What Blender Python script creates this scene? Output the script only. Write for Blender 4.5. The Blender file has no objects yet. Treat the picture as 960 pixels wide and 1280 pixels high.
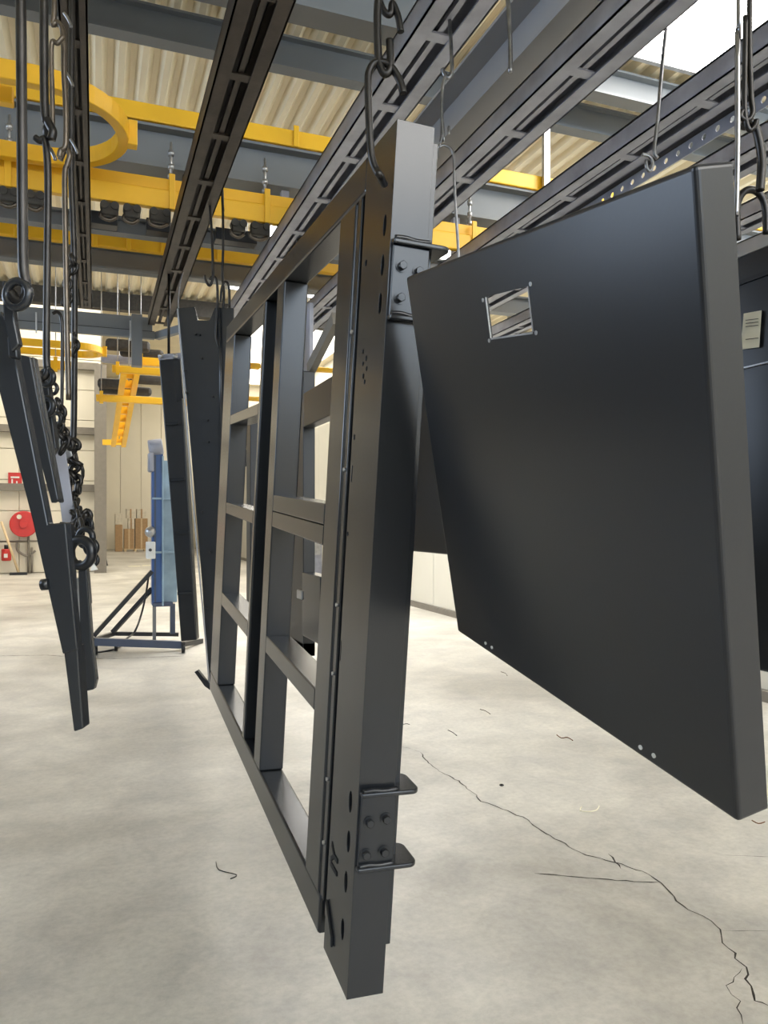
import bpy, bmesh, math, random
from mathutils import Vector, Matrix, noise
random.seed(7)
SC = bpy.context.scene
COL = SC.collection
R_ = math.radians

# ------------------------------------------------------------------ camera, world, exposure
YAW = R_(20.8); EYE = 1.65; FPX = 950.0
cd = bpy.data.cameras.new('camera'); cam = bpy.data.objects.new('camera', cd); COL.objects.link(cam)
cam.location = (0, 0, EYE); cam.rotation_euler = (R_(90), 0, -YAW)
cd.sensor_fit = 'VERTICAL'; cd.sensor_height = 36.0; cd.lens = FPX / 1280 * 36.0
cd.shift_y = 10 / 1280; cd.clip_start = 0.02; cd.clip_end = 200
SC.camera = cam
SC.view_settings.view_transform = 'Standard'; SC.view_settings.look = 'None'
SC.view_settings.gamma = 1.0; SC.view_settings.use_curve_mapping = False
SC.view_settings.exposure = 0.17
world = bpy.data.worlds.new('sky'); SC.world = world; world.use_nodes = True
world.node_tree.nodes['Background'].inputs[0].default_value = (0.75, 0.87, 1.0, 1)
world.node_tree.nodes['Background'].inputs[1].default_value = 1.5
SKYLIGHT = 15.0          # radiance of the roof lights
UNSEEN_WINDOW = 7.0

CF = Vector((math.sin(YAW), math.cos(YAW), 0)); CR = Vector((math.cos(YAW), -math.sin(YAW), 0))
EYEV = Vector((0, 0, EYE))
def ray(px, py): return CF * FPX + CR * (px - 480) - Vector((0, 0, 1)) * (py - 650)
def at(px, py, d):            # point at forward distance d
    return EYEV + ray(px, py) * (d / FPX)
def at_x(px, py, x):
    r = ray(px, py); return EYEV + r * (x / r.x)
def at_y(px, py, y):
    r = ray(px, py); return EYEV + r * (y / r.y)
def on_floor(px, py):
    r = ray(px, py); return EYEV + r * (-EYE / r.z)

# ------------------------------------------------------------------ materials
def mat(name, color, rough=0.5, metal=0.0, nscale=8, namt=0.15, bump=0.0, bscale=60, coat=0.0, color2=None, detail=5):
    m = bpy.data.materials.new(name); m.use_nodes = True
    nt = m.node_tree; b = nt.nodes['Principled BSDF']
    tc = nt.nodes.new('ShaderNodeTexCoord')
    n = nt.nodes.new('ShaderNodeTexNoise'); n.inputs['Scale'].default_value = nscale; n.inputs['Detail'].default_value = detail
    nt.links.new(tc.outputs['Object'], n.inputs['Vector'])
    cr = nt.nodes.new('ShaderNodeValToRGB')
    c2 = color2 or tuple(c * (1 - namt) for c in color)
    cr.color_ramp.elements[0].position = 0.32; cr.color_ramp.elements[1].position = 0.68
    cr.color_ramp.elements[0].color = (*c2, 1); cr.color_ramp.elements[1].color = (*color, 1)
    nt.links.new(n.outputs['Fac'], cr.inputs['Fac']); nt.links.new(cr.outputs['Color'], b.inputs['Base Color'])
    b.inputs['Roughness'].default_value = rough; b.inputs['Metallic'].default_value = metal
    b.inputs['Coat Weight'].default_value = coat; b.inputs['Coat Roughness'].default_value = 0.15
    if bump:
        n2 = nt.nodes.new('ShaderNodeTexNoise'); n2.inputs['Scale'].default_value = bscale; n2.inputs['Detail'].default_value = 2
        nt.links.new(tc.outputs['Object'], n2.inputs['Vector'])
        bp = nt.nodes.new('ShaderNodeBump'); bp.inputs['Strength'].default_value = bump; bp.inputs['Distance'].default_value = 0.002
        nt.links.new(n2.outputs['Fac'], bp.inputs['Height']); nt.links.new(bp.outputs['Normal'], b.inputs['Normal'])
    return m
def emat(name, color, strength):
    m = bpy.data.materials.new(name); m.use_nodes = True
    nt = m.node_tree; nt.nodes.clear()
    o = nt.nodes.new('ShaderNodeOutputMaterial'); e = nt.nodes.new('ShaderNodeEmission')
    e.inputs[0].default_value = (*color, 1); e.inputs[1].default_value = strength
    nt.links.new(e.outputs[0], o.inputs[0]); return m
M = {}
M['coat'] = mat('anthracite_powder_coat', (0.018, 0.020, 0.0235), 0.25, 0.0, 3, 0.08, 0.03, 220)
M['coat_gloss'] = mat('anthracite_gloss_coat', (0.017, 0.0185, 0.022), 0.28, 0.0, 2, 0.05, 0.03, 160)
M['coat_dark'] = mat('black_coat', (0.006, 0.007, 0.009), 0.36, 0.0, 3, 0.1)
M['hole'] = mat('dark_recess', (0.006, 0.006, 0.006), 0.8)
M['beam'] = mat('grey_beam_paint', (0.165, 0.175, 0.18), 0.5, 0.0, 2, 0.12)
M['beam_pale'] = mat('pale_grey_beam_paint', (0.34, 0.345, 0.36), 0.5, 0.0, 2, 0.08)
M['yellow'] = mat('yellow_track_paint', (0.86, 0.47, 0.012), 0.42, 0.0, 3, 0.12)
M['rail'] = mat('oily_brown_rail', (0.062, 0.048, 0.038), 0.5, 0.3, 6, 0.5, 0.3, 40)
M['rail_dark'] = mat('oily_black_rail', (0.018, 0.017, 0.018), 0.5, 0.2, 6, 0.4)
M['rail_grey'] = mat('blue_grey_rail', (0.36, 0.37, 0.43), 0.42, 0.1, 6, 0.3)  # pale blue cast on the rails puts skylight glare into their colour
M['deck'] = mat('cream_roof_sheet', (0.82, 0.72, 0.51), 0.42, 0.0, 1.5, 0.10)
M['wall'] = mat('cream_wall_panel', (0.72, 0.67, 0.55), 0.6, 0.0, 0.6, 0.08)
M['wallr'] = mat('white_wall_panel', (0.66, 0.64, 0.56), 0.6, 0.0, 0.6, 0.08)
M['wall_dark'] = mat('dark_grey_cladding', (0.06, 0.062, 0.065), 0.6)  # left wall, unseen, coloured dark to deepen the tray's reflection
M['girt'] = mat('grey_brown_girt', (0.20, 0.18, 0.15), 0.6)
M['steel'] = mat('bright_hook_steel', (0.30, 0.30, 0.31), 0.28, 0.95, 20, 0.4)
M['steel_dark'] = mat('dark_hook_steel', (0.045, 0.042, 0.04), 0.34, 0.8, 20, 0.4)
M['steel_brown'] = mat('brownish_rod_steel', (0.14, 0.115, 0.09), 0.35, 0.8, 20, 0.4)
M['galv'] = mat('galvanised_steel', (0.5, 0.5, 0.5), 0.35, 0.8, 12, 0.25)
M['blue'] = mat('blue_machine_paint', (0.03, 0.105, 0.32), 0.35, 0.0, 3, 0.15)
M['paleblue'] = mat('pale_blue_cover', (0.30, 0.42, 0.52), 0.25, 0.0, 4, 0.3)
M['navy'] = mat('navy_tube_paint', (0.05, 0.07, 0.12), 0.4)
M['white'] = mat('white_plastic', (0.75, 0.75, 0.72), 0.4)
M['red'] = mat('red_paint', (0.55, 0.035, 0.03), 0.4)
M['carton'] = mat('brown_cardboard', (0.42, 0.27, 0.14), 0.8, 0.0, 10, 0.2)
M['wrap'] = mat('white_wrapped_carton', (0.70, 0.64, 0.52), 0.5, 0.0, 6, 0.25)
M['wood'] = mat('pale_wood', (0.62, 0.47, 0.28), 0.6)
M['paper'] = mat('cream_paper', (0.82, 0.77, 0.60), 0.7)
M['ink'] = mat('dark_ink', (0.05, 0.05, 0.05), 0.8)
M['rust'] = mat('rusty_wire', (0.16, 0.06, 0.02), 0.8)
M['dull'] = mat('dull_dark_trolley', (0.05, 0.045, 0.038), 0.6, 0.3, 20, 0.4)
M['crack'] = mat('crack_shadow_dirt', (0.05, 0.042, 0.035), 0.9, 0, 30, 0.5)
M['tape'] = mat('floor_line_paint', (0.85, 0.80, 0.55), 0.6)
M['sky_rear'] = emat('rear_skylight_panel', (1.0, 0.93, 0.80), SKYLIGHT * 0.42)
M['sky'] = emat('skylight_panel', (1.0, 0.975, 0.93), SKYLIGHT)
M['skyw'] = emat('window_daylight', (0.70, 0.84, 1.0), UNSEEN_WINDOW)
M['skyl'] = emat('side_window_daylight', (0.66, 0.80, 1.0), UNSEEN_WINDOW * 1.0)
# concrete floor
def floor_mat():
    m = bpy.data.materials.new('power_floated_concrete'); m.use_nodes = True
    nt = m.node_tree; b = nt.nodes['Principled BSDF']; L = nt.links.new
    tc = nt.nodes.new('ShaderNodeTexCoord')
    def noise_(s, d, rough=0.6, dist=0.0):
        n = nt.nodes.new('ShaderNodeTexNoise'); n.inputs['Scale'].default_value = s; n.inputs['Detail'].default_value = d
        n.inputs['Roughness'].default_value = rough; n.inputs['Distortion'].default_value = dist
        L(tc.outputs['Object'], n.inputs['Vector']); return n
    big = noise_(0.55, 4, 0.55, 0.6); mid = noise_(2.6, 6, 0.65, 0.4); fine = noise_(28, 5, 0.7)
    r1 = nt.nodes.new('ShaderNodeValToRGB'); e = r1.color_ramp.elements
    e[0].position = 0.33; e[0].color = (0.335, 0.318, 0.282, 1); e[1].position = 0.62; e[1].color = (0.56, 0.54, 0.492, 1)
    L(big.outputs['Fac'], r1.inputs['Fac'])
    r2 = nt.nodes.new('ShaderNodeValToRGB'); e = r2.color_ramp.elements
    e[0].position = 0.30; e[0].color = (0.72, 0.72, 0.73, 1); e[1].position = 0.66; e[1].color = (1.06, 1.05, 1.02, 1)
    L(mid.outputs['Fac'], r2.inputs['Fac'])
    mx = nt.nodes.new('ShaderNodeMix'); mx.data_type = 'RGBA'; mx.blend_type = 'MULTIPLY'; mx.inputs['Factor'].default_value = 1
    L(r1.outputs['Color'], mx.inputs['A']); L(r2.outputs['Color'], mx.inputs['B'])
    r3 = nt.nodes.new('ShaderNodeValToRGB'); e = r3.color_ramp.elements
    e[0].position = 0.35; e[0].color = (0.88, 0.88, 0.88, 1); e[1].position = 0.6; e[1].color = (1.03, 1.03, 1.03, 1)
    L(fine.outputs['Fac'], r3.inputs['Fac'])
    mx2 = nt.nodes.new('ShaderNodeMix'); mx2.data_type = 'RGBA'; mx2.blend_type = 'MULTIPLY'; mx2.inputs['Factor'].default_value = 1
    L(mx.outputs['Result'], mx2.inputs['A']); L(r3.outputs['Color'], mx2.inputs['B'])
    L(mx2.outputs['Result'], b.inputs['Base Color'])
    rr = nt.nodes.new('ShaderNodeMapRange'); rr.inputs['To Min'].default_value = 0.30; rr.inputs['To Max'].default_value = 0.52
    L(mid.outputs['Fac'], rr.inputs['Value']); L(rr.outputs['Result'], b.inputs['Roughness'])
    bp = nt.nodes.new('ShaderNodeBump'); bp.inputs['Strength'].default_value = 0.06; bp.inputs['Distance'].default_value = 0.01
    L(fine.outputs['Fac'], bp.inputs['Height']); L(bp.outputs['Normal'], b.inputs['Normal'])
    return m
M['floor'] = floor_mat()

# ------------------------------------------------------------------ builders
class MB:
    """collects shapes in one bmesh; build() links them as one mesh object"""
    def __init__(s): s.bm = bmesh.new()
    def box(s, x0, x1, y0, y1, z0, z1, mtx=None):
        vs = [s.bm.verts.new((x, y, z)) for z in (z0, z1) for y in (y0, y1) for x in (x0, x1)]
        for f in ((0, 2, 3, 1), (4, 5, 7, 6), (0, 1, 5, 4), (2, 6, 7, 3), (0, 4, 6, 2), (1, 3, 7, 5)):
            s.bm.faces.new([vs[i] for i in f])
        if mtx is not None: bmesh.ops.transform(s.bm, matrix=mtx, verts=vs)
        return s
    def bar(s, a, b, w, h, up=(0, 0, 1)):
        a = Vector(a); b = Vector(b); d = (b - a); L = d.length; d.normalize()
        up = Vector(up)
        if abs(d.dot(up)) > 0.99: up = Vector((0, 1, 0))
        side = d.cross(up).normalized(); u2 = side.cross(d)
        m = Matrix((side, d, u2)).transposed().to_4x4(); m.translation = a
        return s.box(-w / 2, w / 2, 0, L, -h / 2, h / 2, m)
    def prism(s, pts, vec):
        """polygon pts (3D, in order) extruded by vec"""
        vec = Vector(vec); a = [s.bm.verts.new(Vector(p)) for p in pts]; b = [s.bm.verts.new(Vector(p) + vec) for p in pts]
        n = len(pts); s.bm.faces.new(a); s.bm.faces.new(b[::-1])
        for i in range(n): s.bm.faces.new((a[i], b[i], b[(i + 1) % n], a[(i + 1) % n]))
        return s
    def cyl(s, a, b, r, n=16, r2=None):
        return s.tube([a, b], r, n, r2=r2)
    def tube(s, pts, r, n=10, closed=False, r2=None, smooth=0):
        P = [Vector(p) for p in pts]
        if smooth: P = cr_spline(P, smooth, closed)
        N = len(P); rings = []
        t0 = (P[1] - P[0]).normalized()
        ref = Vector((0, 0, 1)) if abs(t0.z) < 0.9 else Vector((1, 0, 0))
        nv = (ref - t0 * ref.dot(t0)).normalized()
        for i in range(N):
            if closed: t = (P[(i + 1) % N] - P[i - 1]).normalized()
            else: t = (P[min(i + 1, N - 1)] - P[max(i - 1, 0)]).normalized()
            nv = (nv - t * nv.dot(t)).normalized(); bv = t.cross(nv)
            rr = r if r2 is None else r + (r2 - r) * i / (N - 1)
            rings.append([s.bm.verts.new(P[i] + (nv * math.cos(2 * math.pi * k / n) + bv * math.sin(2 * math.pi * k / n)) * rr) for k in range(n)])
        fs = []
        for i in range(N if closed else N - 1):
            A = rings[i]; B = rings[(i + 1) % N]
            for k in range(n): fs.append(s.bm.faces.new((A[k], A[(k + 1) % n], B[(k + 1) % n], B[k])))
        for f in fs: f.smooth = True
        if not closed:
            s.bm.faces.new(rings[0][::-1]); s.bm.faces.new(rings[-1])
        return s
    def ring(s, c, axis, R, r, n=28, m=10, sx=1.0, up=None):
        c = Vector(c); axis = Vector(axis).normalized()
        ref = Vector(up) if up else (Vector((0, 0, 1)) if abs(axis.z) < 0.9 else Vector((1, 0, 0)))
        e1 = (ref - axis * ref.dot(axis)).normalized(); e2 = axis.cross(e1)
        pts = [c + e1 * (math.cos(2 * math.pi * k / n) * R * sx) + e2 * (math.sin(2 * math.pi * k / n) * R) for k in range(n)]
        return s.tube(pts, r, m, closed=True)
    def sphere(s, c, r, sc=(1, 1, 1)):
        g = bmesh.ops.create_uvsphere(s.bm, u_segments=16, v_segments=10, radius=r)
        for v in g['verts']: v.co = Vector((v.co.x * sc[0], v.co.y * sc[1], v.co.z * sc[2])) + Vector(c)
        for v in g['verts']:
            for f in v.link_faces: f.smooth = True
        return s
    def build(s, name, m, parent=None, bevel=0.0, seg=2):
        bmesh.ops.recalc_face_normals(s.bm, faces=s.bm.faces[:])
        me = bpy.data.meshes.new(name); s.bm.to_mesh(me); s.bm.free()
        o = bpy.data.objects.new(name, me); COL.objects.link(o); me.materials.append(m)
        if parent: o.parent = parent
        if bevel:
            b = o.modifiers.new('bevel', 'BEVEL'); b.width = bevel; b.segments = seg; b.limit_method = 'ANGLE'; b.angle_limit = R_(40)
            b.harden_normals = False
        return o
def cr_spline(P, sub, closed=False):
    out = []; N = len(P)
    for i in range(N if closed else N - 1):
        if closed: p0, p1, p2, p3 = P[i - 1], P[i], P[(i + 1) % N], P[(i + 2) % N]
        else: p0, p1, p2, p3 = P[max(i - 1, 0)], P[i], P[i + 1], P[min(i + 2, N - 1)]
        for k in range(sub):
            t = k / sub
            out.append(0.5 * ((2 * p1) + (p2 - p0) * t + (2 * p0 - 5 * p1 + 4 * p2 - p3) * t * t + (3 * p1 - p0 - 3 * p2 + p3) * t ** 3))
    if not closed: out.append(P[-1])
    return out
def thing(name, label, cat, loc=(0, 0, 0), group=None, mtx=None):
    o = bpy.data.objects.new(name, None); COL.objects.link(o); o.empty_display_size = 0.1
    if mtx is not None: o.matrix_world = mtx
    else: o.location = loc
    o['label'] = label; o['category'] = cat
    if group: o['group'] = group
    return o
def tag(o, label, cat, group=None):
    o['label'] = label; o['category'] = cat
    if group: o['group'] = group
    return o
def struct(o): o['kind'] = 'structure'; return o
def copy_tree(o, label, mtx=None, parent=None):
    c = o.copy(); COL.objects.link(c)
    if parent: c.parent = parent
    else:
        c['label'] = label
        if mtx is not None: c.matrix_world = mtx
    for ch in list(o.children):
        copy_tree(ch, None, None, c)
    return c
def bool_cut(o, cutter_mb):
    c = cutter_mb.build('cutter', M['hole'])
    md = o.modifiers.new('cut', 'BOOLEAN'); md.object = c; md.solver = 'EXACT'
    # the cut goes before any bevel
    if len(o.modifiers) > 1: o.modifiers.move(len(o.modifiers) - 1, 0)
    dg = bpy.context.evaluated_depsgraph_get(); dg.update()
    me = bpy.data.meshes.new_from_object(o.evaluated_get(dg)); 
    o.modifiers.clear(); o.data = me
    bpy.data.objects.remove(c)
    return o

# ------------------------------------------------------------------ the hall
ROOF = 5.85
fl = struct(MB().box(-7, 11, -10, 46, -0.2, 0).build('floor', M['floor']))

def deck_profile(x0, x1, z):
    """trapezoidal sheet section, wide pans facing down"""
    p = 0.2; pts = []
    x = x0
    while x < x1 - 1e-6:
        for dx, dz in ((0, 0), (0.055, 0), (0.105, 0.055), (0.155, 0.055)):
            if x + dx <= x1: pts.append((x + dx, z + dz))
        x += p
    pts.append((x1, z)); return pts
def deck_sheet(x0, x1, y0, y1, parent):
    mb = MB(); pts = deck_profile(x0, x1, ROOF)
    a = [mb.bm.verts.new((x, y0, z)) for x, z in pts]; b = [mb.bm.verts.new((x, y1, z)) for x, z in pts]
    c = [mb.bm.verts.new((x, y0, ROOF + 0.08)) for x, z in pts]; d = [mb.bm.verts.new((x, y1, ROOF + 0.08)) for x, z in pts]
    for i in range(len(pts) - 1):
        mb.bm.faces.new((a[i], a[i + 1], b[i + 1], b[i]))
        mb.bm.faces.new((c[i], d[i], d[i + 1], c[i + 1]))
    return mb.build('roof_sheet', M['deck'], parent)
ceil = struct(MB().box(-7, 11, -10, 15.2, ROOF + 0.09, ROOF + 0.13).build('ceiling', M['deck']))
SKY = {(4.3, 5.6): [(-9.5, -4.5), (-3.0, 0.0), (2.2, 5.6), (8.6, 13.8)], (2.2, 4.3): [(-9.5, -4.5), (10.0, 13.8)], (-0.6, 0.8): [(-9.5, -6)], (8.0, 9.4): [(-6, 0), (2.2, 5.6), (9, 13.8)]}  # mostly unseen; several added to brighten the floor, right wall and roof sheets
XS = [-7, -0.6, 0.8, 2.2, 4.3, 5.6, 8.0, 9.4, 11]
for x0, x1 in zip(XS[:-1], XS[1:]):
    gaps = SKY.get((x0, x1), [])
    y = -10.0
    for g0, g1 in gaps + [(15.2, None)]:
        yy = y
        while yy < g0 - 1e-6:
            y2 = min(yy + 6.0, g0)
            if g0 - y2 < 1.0: y2 = g0
            deck_sheet(x0, x1, yy, y2, ceil); yy = y2
        y = g1
n = 0
for (x0, x1), gaps in SKY.items():
    for g0, g1 in gaps:
        n += 1
        w = struct(MB().box(x0, x1, g0, g1, ROOF + 0.055, ROOF + 0.07).build('window_%d' % n, M['sky']))
        MB().box(x0 - .03, x0 + .02, g0, g1, ROOF - .04, ROOF + .05).box(x1 - .02, x1 + .03, g0, g1, ROOF - .04, ROOF + .05)\
            .box(x0, x1, g0 - .03, g0 + .02, ROOF - .04, ROOF + .05).box(x0, x1, g1 - .02, g1 + .03, ROOF - .04, ROOF + .05).build('window_frame', M['galv'], w)
# rear bay, higher
struct(MB().box(-7, 11, 15.2, 46, 9.6, 9.7).build('ceiling_rear', M['deck']))
struct(MB().box(-7, 11, 15.2, 15.35, ROOF + .13, 9.6).build('wall_upper', M['wall']))
for x0, x1, g0, g1 in ((-6, -3.5, 18, 27), (-2.5, 0, 18, 27), (1, 3, 18, 27), (3.6, 5.6, 18, 27), (7, 9.5, 18, 27), (5.9, 10.5, 29, 44)):  # unseen rear roof lights, added to brighten the far wall
    n += 1
    struct(MB().box(x0, x1, g0, g1, 9.55, 9.6).build('window_%d' % n, M['sky_rear']))
# walls with their panels
wr = struct(MB().box(5.75, 5.9, -10, 46, 0, 4.2).build('wall_right', M['wallr']))
y = -10.0
while y < 45.5:
    MB().box(5.70, 5.75, y + .012, y + 1.488, 0.1, 4.2).build('panel', M['wallr'], wr, 0.008, 1); y += 1.5
struct(MB().box(5.66, 5.70, -10, 46, 0, 0.10).build('baseboard_right', M['girt']))
wl = struct(MB().box(-7.15, -7, -10, 46, 0, 9.7).build('wall_left', M['wall_dark']))
struct(MB().box(11, 11.15, -10, 46, 0, 9.7).build('wall_outer', M['wallr']))
wf = struct(MB().box(-7, 11, -10.15, -10, 0, 9.7).build('wall_front', M['wallr']))
n += 1; struct(MB().box(-6.96, -6.93, 2.5, 11.5, 2.6, 5.0).build('window_%d' % n, M['skyl']))  # unseen window, added for the bluish reflection in the tray
n += 1; struct(MB().box(10.93, 10.96, -8, 8, 3.2, 5.6).build('window_%d' % n, M['skyw']))  # unseen window, added to light the right-facing slopes of the roof sheets
n += 1; struct(MB().box(-6, 10.8, -9.97, -9.94, 3.0, 5.4).build('window_%d' % n, M['skyw']))  # unseen window band behind the camera, widened for reflections in post and tray
wb = struct(MB().box(-7, 0.2, 26, 26.2, 0, 9.7).build('wall_back', M['wall']))
for k in range(10):
    z0 = 0.02 + k * 0.96
    for x0 in (-7, -4.6, -2.2):
        MB().box(x0 + .01, x0 + 2.39, 25.94, 26, z0, z0 + 0.94).build('panel', M['wall'], wb, 0.01, 1)
for z in (2.55, 4.35, 6.4):
    MB().box(-7, 0.1, 25.74, 25.94, z, z + 0.22).build('girt', M['girt'], wb)
wrear = struct(MB().box(-7, 11, 45, 45.2, 0, 9.7).build('wall_rear', M['wall']))
for k in range(5):
    MB().box(0.2 + k * 1.1 + .01, 0.2 + k * 1.1 + 1.09, 44.94, 45, 0.02, 9.5).build('panel', M['wall'], wrear, 0.01, 1)

# floor cracks: thin ribbons on the slab, dark for crack dirt and shade
def crack(pts, w, jag=0.010):
    P = []
    base = [on_floor(*p) for p in pts]
    for a, b in zip(base[:-1], base[1:]):
        k = max(2, int((b - a).length / 0.035))
        for i in range(k): P.append(a.lerp(b, i / k) + Vector((random.uniform(-jag, jag), random.uniform(-jag, jag), 0)))
    P.append(base[-1])
    mb = MB(); L = []; Rr = []
    for i, p in enumerate(P):
        t = (P[min(i + 1, len(P) - 1)] - P[max(i - 1, 0)]).normalized(); s = Vector((-t.y, t.x, 0))
        ww = 1.3 * w * random.uniform(0.35, 1.3) * (0.25 if i in (0, len(P) - 1) else 1)
        L.append(mb.bm.verts.new((p + s * ww).to_tuple()[:2] + (0.0012,))); Rr.append(mb.bm.verts.new((p - s * ww).to_tuple()[:2] + (0.0012,)))
    for i in range(len(P) - 1): mb.bm.faces.new((L[i], Rr[i], Rr[i + 1], L[i + 1]))
    return mb.build('floor_crack', M['crack'], fl)
crack([(525, 940), (542, 960), (573, 976), (603, 1002), (654, 1022), (684, 1042), (724, 1066), (759, 1075), (802, 1090), (829, 1104), (846, 1125), (864, 1138), (890, 1151), (901, 1164), (903, 1177), (916, 1191), (931, 1208), (934, 1226), (947, 1252), (962, 1258)], 0.0028)
crack([(500, 932), (525, 940)], 0.0012)
crack([(669, 1092), (715, 1096), (772, 1101), (824, 1103)], 0.0030, 0.004)
crack([(929, 1210), (907, 1232), (925, 1252), (929, 1282)], 0.0014)
crack([(763, 1068), (776, 1086)], 0.003)
crack([(899, 1069), (962, 1071)], 0.0014, 0.003)
crack([(901, 1163), (962, 1164)], 0.0010, 0.003)
crack([(0, 820), (60, 819), (130, 824), (180, 822), (230, 820)], 0.006, 0.004)
for pa, pb in (((160, 708), (176, 709)), ((178, 707), (190, 708))):
    a, b = on_floor(*pa), on_floor(*pb)
    MB().box(a.x, b.x, a.y - .12, a.y + .12, 0.001, 0.004).build('floor_marking', M['tape'], fl)

# ------------------------------------------------------------------ roof steel
def ibeam(name, a, b, h, w, m, label, tf=0.02, tw=0.02, cat='beam', group=None):
    """a,b: centre line of the beam's top; runs along x or y"""
    a = Vector(a); b = Vector(b)
    t = thing(name, label, cat, a, group); d = b - a
    along_x = abs(d.x) > abs(d.y); L = d.x if along_x else d.y
    def bx(s0, s1, z0, z1, nm):
        mb = MB()
        if along_x: mb.box(0, L, s0, s1, z0, z1)
        else: mb.box(s0, s1, 0, L, z0, z1)
        mb.build(nm, m, t)
    bx(-w / 2, w / 2, -tf, 0, 'top_flange'); bx(-tw / 2, tw / 2, -h + tf, -tf, 'web'); bx(-w / 2, w / 2, -h, -h + tf, 'bottom_flange')
    return t
ibeam('roof_rafter', (-7, 5.22, ROOF - .02), (2.35, 5.22, ROOF - .02), 0.62, 0.22, M['beam'], 'deep grey steel rafter crossing under the roof sheets, nearest one at the top edge')
ibeam('roof_purlin', (-7, 6.42, ROOF - .06), (10.9, 6.42, ROOF - .06), 0.27, 0.14, M['beam'], 'slim grey roof purlin behind the deep rafter, crossing the brown rails')
ibeam('roof_purlin', (3.2, 5.84, ROOF - .06), (10.9, 5.84, ROOF - .06), 0.25, 0.16, M['beam'], 'short pale grey purlin at the rear edge of the bright skylight')
ibeam('crane_beam', (-7, 6.05, EYE + 2.98), (10.9, 6.05, EYE + 2.98), 0.32, 0.20, M['beam'], 'wide grey crossbeam between the upper yellow bar and the paired yellow track')
ibeam('runway_beam', (2.3, -1, EYE + 2.88), (2.3, 5.9, EYE + 2.88), 0.36, 0.30, M['beam_pale'], 'large pale grey lengthwise girder above the grey rails, top centre')
ibeam('cross_member', (-7, 7.25, EYE + 2.72), (10.9, 7.25, EYE + 2.72), 0.15, 0.12, M['beam'], 'thin grey crossbeam with dark slabs just behind the paired yellow track')
ibeam('cross_member', (-7, 8.3, EYE + 2.78), (10.9, 8.3, EYE + 2.78), 0.22, 0.14, M['beam'], 'grey crossbeam carrying the rearmost overhead yellow bar')
ibeam('roof_purlin', (-7, 11.4, ROOF - .03), (10.9, 11.4, ROOF - .03), 0.14, 0.10, M['beam'], 'far thin purlin under the cream roof sheets')
ibeam('roof_purlin', (-7, 15.1, ROOF - .0), (10.9, 15.1, ROOF - .0), 0.20, 0.16, M['wallr'], 'pale edge beam where the low cream roof ends')
# insulation fringe at the deck end
tag(MB().box(-6.9, 10.9, 14.7, 14.9, ROOF - .35, ROOF - .05).build('sealing_strip', M['dull']), 'dark ragged sealing strip along the end of the cream roof', 'seal')
# dark slabs on the thin crossbeam
for k, (xa, xb) in enumerate(((-0.10, 0.18), (0.42, 0.62), (1.02, 1.40))):
    tag(MB().box(xa, xb, 6.98, 7.12, EYE + 2.55, EYE + 2.66).build('drip_tray', M['coat_dark'], None, .006),
        ['dark slab on the thin crossbeam nearest the left rail', 'small dark slab on the thin crossbeam beside the brown rail', 'long dark slab on the thin crossbeam right of the brown rail'][k], 'slab', 'dark slabs on the thin crossbeam')

# ------------------------------------------------------------------ conveyor rails
RZ = EYE + 2.15
def rail(x, w, y0, y1, m, md, label, punched=False, h=0.11, ties=True):
    t = thing('conveyor_rail', label, 'rail', (x, y0, RZ), 'overhead conveyor rails')
    L = y1 - y0
    for s in (-1, 1):
        mb = MB(); xo = s * w / 2
        mb.box(min(xo, xo - s * .008), max(xo, xo - s * .008), 0, L, 0, h)          # web
        xi = xo - s * 0.30 * w
        mb.box(min(xo, xi), max(xo, xi), 0, L, 0, .008).box(min(xo, xi), max(xo, xi), 0, L, h - .008, h)
        mb.build('side_channel', m, t)
    MB().box(-w * .055, w * .055, 0, L, 0.02, .05).build('drive_bar', m, t)
    MB().box(-w / 2, w / 2, 0, L, h, h + .006).build('top_plate', md, t)
    if ties:
        yy = 0.35
        while yy < L:
            MB().box(-w * .47, w * .47, yy, yy + .06, .009, .018).build('tie_strap', m, t); yy += 0.62
    if punched:
        mb = MB(); mb.box(w / 2 + .05, w / 2 + .058, 0, L, -.075, .012)
        o = mb.build('punched_angle', m, t)
        cut = MB(); yy = 0.1
        while yy < L:
            cut.cyl((w / 2 + .02, yy, -.032), (w / 2 + .09, yy, -.032), .017, 12); yy += 0.10
        cut.bm.transform(Matrix.Translation((x, y0, RZ)))
        bpy.context.view_layer.update(); bool_cut(o, cut)
        MB().box(w / 2, w / 2 + .055, 0, L, .006, .012).build('spacer_plate', md, t)
    # hanger plates to the beams above
    for yb in (6.05,):
        if y0 < yb < y1:
            MB().box(-.03, .03, yb - y0 - .03, yb - y0 + .03, h, EYE + 2.66 - RZ).build('hanger_plate', m, t)
    return t
rail(-0.088, .115, -1, 8.3, M['rail'], M['rail_dark'], 'narrow brown rail over the hooks and bars at far left')
rail(0.66, .235, -1, 8.75, M['rail'], M['rail_dark'], 'dark brown slotted rail over the big frame, left of centre')
rail(1.435, .25, -1, 8.4, M['rail_grey'], M['rail_dark'], 'grey slotted rail passing just behind the top of the big frame post')
rail(2.20, .27, -1, 9, M['rail_grey'], M['rail_dark'], 'blue grey slotted rail left of the bright skylight')
rail(2.97, .25, -1, 9, M['rail_grey'], M['rail_dark'], 'blue grey rail with a punched strip above the big flat panel', punched=True)
rail(4.45, .24, -1, 9, M['rail_grey'], M['rail_dark'], 'grey rail glimpsed behind the hooks at the right edge')
rail(3.68, .24, -1, 9, M['rail_grey'], M['rail_dark'], 'blue grey rail at the right edge above the panel corner')
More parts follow.
